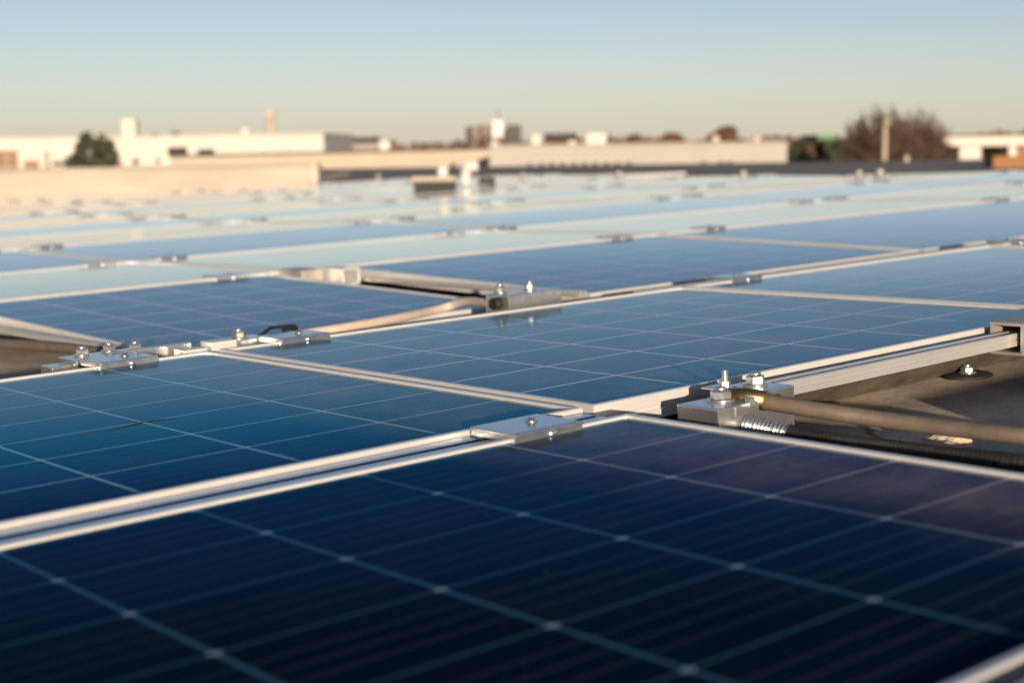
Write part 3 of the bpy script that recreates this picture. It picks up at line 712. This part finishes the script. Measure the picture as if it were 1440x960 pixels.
# ------------------------------------------------------------------ trees
def bare_tree(label, base, height, rx, rz, seed=1, tips=650, r0=.24, mat='twig', name='bare_tree'):
    rng = random.Random(seed); t = thing(name, label, 'tree', Matrix.Translation(base))
    tr, cr = MB(), MB(); cz = height-rz; fork = Vector((0, 0, max(cz-rz*.9, height*.25)))
    tr.tube([(0, 0, 0), (.05, 0, fork.z*.6), fork], [r0*1.3, r0, r0*.85], 9)
    limbs = []
    for k in range(11):
        a = k*2.4+rng.uniform(-.3, .3); q = rng.uniform(.15, .75)
        e = Vector((math.cos(a)*rx*q, math.sin(a)*rx*q, cz+rz*rng.uniform(.0, .55)*(1.2-q)))
        m_ = fork.lerp(e, .5)+Vector((math.cos(a), math.sin(a), -.2))*rx*.12*rng.uniform(-1, 1)
        pts = spline([fork, m_, e], 4); n_ = len(pts)
        tr.tube(pts, [r0*.55*(1-i/n_)+.035 for i in range(n_)], 6, False); limbs.append(pts)
    for _ in range(tips):
        u_ = Vector((rng.gauss(0, 1), rng.gauss(0, 1), rng.gauss(0, 1))).normalized()*(rng.random()**.38)*rng.uniform(.88, 1.06)
        tip = Vector((u_.x*rx, u_.y*rx, cz+u_.z*rz))
        if u_.z < -.75: continue
        L = min(limbs, key=lambda l: (l[-1]-tip).length*rng.uniform(.6, 1.4)); p = L[rng.randrange(len(L)//3, len(L))]
        d = tip-p; m1 = p+d*.4+Vector((rng.uniform(-1, 1), rng.uniform(-1, 1), rng.uniform(-.6, 1)))*d.length*.14
        cr.tube([p, m1, tip], [.040, .027, .012], 3, False)
        for _k in range(4):
            f = rng.uniform(.35, .95); o_ = (p.lerp(m1, f/.5*.5) if f < .5 else m1.lerp(tip, (f-.5)*2))
            v_ = (d.normalized()*.8+Vector((rng.gauss(0, .6), rng.gauss(0, .6), rng.gauss(.15, .5)))).normalized()*rng.uniform(.25, .6)
            cr.tube([o_, o_+v_], [.018, .009], 3, False)
    tr.build('trunk', MAT['bark'], t); cr.build('crown', MAT[mat], t); return t
def leafy(label, base, height, rx, seed, mat, name='tree', cone=0., n=1500, leaf=.30, cat='tree', hm=.62):
    rng = random.Random(seed); t = thing(name, label, cat, Matrix.Translation(base))
    m = MB(); m.tube([(0, 0, 0), (.1, 0, height*.45), (0, 0, height*.85)], [.22, .16, .05], 7); m.build('trunk', MAT['bark'], t)
    m = MB(); cl = []
    for _ in range(26):
        q0 = rng.uniform(0, 1.); h_ = hm+(1-hm)*q0; w_ = rx*((1-q0)*cone+(1-cone)*math.sqrt(max(0, 1-(1.7*q0-.75)**2)))
        a = rng.uniform(0, 6.283); q_ = rng.uniform(.2, .95)
        cl.append((Vector((math.cos(a)*w_*q_, math.sin(a)*w_*q_, h_*height*.95)), rx*rng.uniform(.22, .42)))
    for _ in range(n):
        c, r = rng.choice(cl); d = Vector((rng.gauss(0, 1), rng.gauss(0, 1), rng.gauss(0, .8))).normalized()*r*rng.uniform(.4, 1.05)
        p = c+d; s_ = leaf*rng.uniform(.5, 1.2)
        u_ = Vector((rng.gauss(0, 1), rng.gauss(0, 1), rng.gauss(0, 1))).normalized(); v_ = u_.cross(Vector((rng.gauss(0, 1), rng.gauss(0, 1), rng.gauss(0, 1)))).normalized()
        m.add([p-u_*s_, p+v_*s_*.5, p+u_*s_, p-v_*s_*.5], [(0, 1, 2, 3)])
    m.build('crown', MAT[mat], t); return t
def gnd(x, d): p = at(x, 210, d); return Vector((p.x, d, GZ))
def hgt(y, d, x=720): return at(x, y, d).z - GZ
leafy('dark conifer with a bushy top before the long white building', gnd(131, 80), hgt(183, 80, 131), 1.35, 3, 'needle', 'conifer_tree', .05, 3200, .22)
leafy('dark rounded bush at the foot of the conifer', gnd(109, 78), hgt(213, 78, 109), .75, 4, 'needle', 'evergreen_bush', .0, 1300, .2, 'bush')
leafy('dark treetop above the white building roof, smaller left one', gnd(222, 170), hgt(186, 170, 222), 1.0, 5, 'needle', 'far_tree', .1, 700, .3)
leafy('dark treetop above the white building roof, right one', gnd(248, 170), hgt(182, 170, 248), 1.0, 6, 'needle', 'far_tree', .1, 700, .3)
bare_tree('big bare winter tree with a broad crown, left half of the pair', gnd(1236, 72), hgt(143, 72, 1236), 2.05, 2.6, 11, 1150)
bare_tree('big bare winter tree with a paler open crown, right half of the pair', gnd(1292, 75), hgt(148, 75, 1292), 1.85, 2.6, 17, 900)
leafy('round russet brown tree behind the bright building', gnd(1022, 160), hgt(176, 160, 1022), 2.0, 21, 'russet', 'russet_tree', 0., 2200, .35)
leafy('small russet treetop right of the big cream roof box', gnd(893, 200), hgt(188, 200, 893), 1.6, 22, 'russet', 'russet_tree', 0., 1200, .4)
leafy('dark russet treetop further right above the bright building', gnd(944, 180), hgt(185, 180, 944), 1.8, 23, 'russet', 'russet_tree', 0., 1400, .4)
leafy('brown tree behind the cream units right of the tower block', gnd(786, 190), hgt(191, 190, 786), 2.2, 24, 'russet', 'russet_tree', 0., 1400, .4)
leafy('reddish treetop cut by the right border', gnd(1446, 120), hgt(180, 120, 1446), 1.6, 25, 'russet', 'russet_tree', 0., 1300, .4)
for k, (x, y, d, s_, lab) in enumerate(((1122, 196, 90, 31, 'dark hedge shrub just right of the bright building end'), (1150, 194, 92, 32, 'dark hedge shrub under the green roof'),
        (1178, 193, 90, 33, 'dark hedge shrub left of the big bare tree'), (1204, 198, 90, 34, 'dark hedge shrub beneath the bare tree'))):
    leafy(lab, gnd(x, d), hgt(y, d, x), 1.1, s_, 'twig' if k % 2 else 'needle', 'hedge_shrub', 0., 1500, .3, 'shrub')
tl = MB(); rng = random.Random(5)
for i in range(5200):
    x = rng.uniform(-150, 1650); d = rng.uniform(420, 640)
    top = 201.5 - 5.*abs(math.sin(x*.021)+.6*math.sin(x*.057)) - .012*(x-720)
    p = at(x, 210, d); z = rng.uniform(GZ, at(x, top, d).z); s_ = rng.uniform(.6, 1.6)
    u_ = Vector((rng.gauss(0, 1), rng.gauss(0, 1), rng.gauss(0, 1))).normalized(); v_ = u_.cross(Vector((rng.gauss(0, 1), rng.gauss(0, 1), 1))).normalized()
    q_ = Vector((p.x, d, z)); tl.add([q_-u_*s_, q_+v_*s_, q_+u_*s_, q_-v_*s_], [(0, 1, 2, 3)])
o = tl.build('far_treeline', MAT['russet']); tag(o, 'brown belt of distant winter trees along the horizon', 'trees', kind='stuff')

# ------------------------------------------------------------------ light
def mixc_mul(nt, a, col):
    n = nt.nodes.new('ShaderNodeMix'); n.data_type = 'RGBA'; n.blend_type = 'MULTIPLY'; n.inputs[0].default_value = 1.
    nt.links.new(a, n.inputs[6]); n.inputs[7].default_value = (*col, 1); return n.outputs[2]
SUN_A = np.array([-.5*math.cos(R(6.3)), -.866*math.cos(R(6.3)), math.sin(R(6.3))])
SUN = Vector(M3 @ SUN_A).normalized()
el = math.asin(SUN.z); azm = math.atan2(SUN.x, SUN.y)
ld = bpy.data.lights.new('sun', 'SUN'); ld.energy = 5.0; ld.angle = R(.55); ld.color = (1., .83, .64)
lo = bpy.data.objects.new('sun', ld); COL.objects.link(lo)
lo.rotation_euler = SUN.to_track_quat('Z', 'Y').to_euler(); lo.location = (0, 0, 20)
w = bpy.data.worlds.new('World'); sc.world = w; w.use_nodes = True
nt = w.node_tree; nt.nodes.clear()
out = nt.nodes.new('ShaderNodeOutputWorld'); bg = nt.nodes.new('ShaderNodeBackground'); sky = nt.nodes.new('ShaderNodeTexSky')
sky.sky_type = 'NISHITA'; sky.sun_disc = False; sky.sun_elevation = el; sky.sun_rotation = azm
sky.altitude = 0; sky.air_density = .6; sky.dust_density = .5; sky.ozone_density = .9
bg.inputs[1].default_value = .0748
tcw = nt.nodes.new('ShaderNodeTexCoord'); spw = nt.nodes.new('ShaderNodeSeparateXYZ'); nt.links.new(tcw.outputs['Generated'], spw.inputs[0])
hz = mth(nt, 'MULTIPLY', mth(nt, 'EXPONENT', mth(nt, 'MULTIPLY', mth(nt, 'ABSOLUTE', spw.outputs[2]), -17.)), .64)
HAZE = (5.8, 4.98, 4.25)
nt.links.new(mixc(nt, hz, mixc_mul(nt, sky.outputs[0], (1.0, .950, .985)), HAZE), bg.inputs[0]); nt.links.new(bg.outputs[0], out.inputs[0])

# ------------------------------------------------------------------ camera
cd_ = bpy.data.cameras.new('camera'); cam = bpy.data.objects.new('camera', cd_); COL.objects.link(cam)
cd_.sensor_width = 36; cd_.lens = F/1440*36; cd_.clip_start = .02; cd_.clip_end = 9000
mm = Matrix([list(RB[0])+[CAM.x], list(RB[1])+[CAM.y], list(RB[2])+[CAM.z], [0, 0, 0, 1]])
cam.matrix_world = mm
cd_.dof.use_dof = True; cd_.dof.focus_distance = 1.78; cd_.dof.aperture_fstop = 5.0; cd_.dof.aperture_blades = 0
sc.camera = cam
sc.render.resolution_x, sc.render.resolution_y = 1024, 682
sc.view_settings.view_transform = 'Standard'; sc.view_settings.look = 'None'
sc.view_settings.gamma = 1; sc.view_settings.exposure = 0.75
sc.cycles.max_bounces = 8; sc.cycles.use_denoising = True
sc.cycles.sample_clamp_indirect = 6
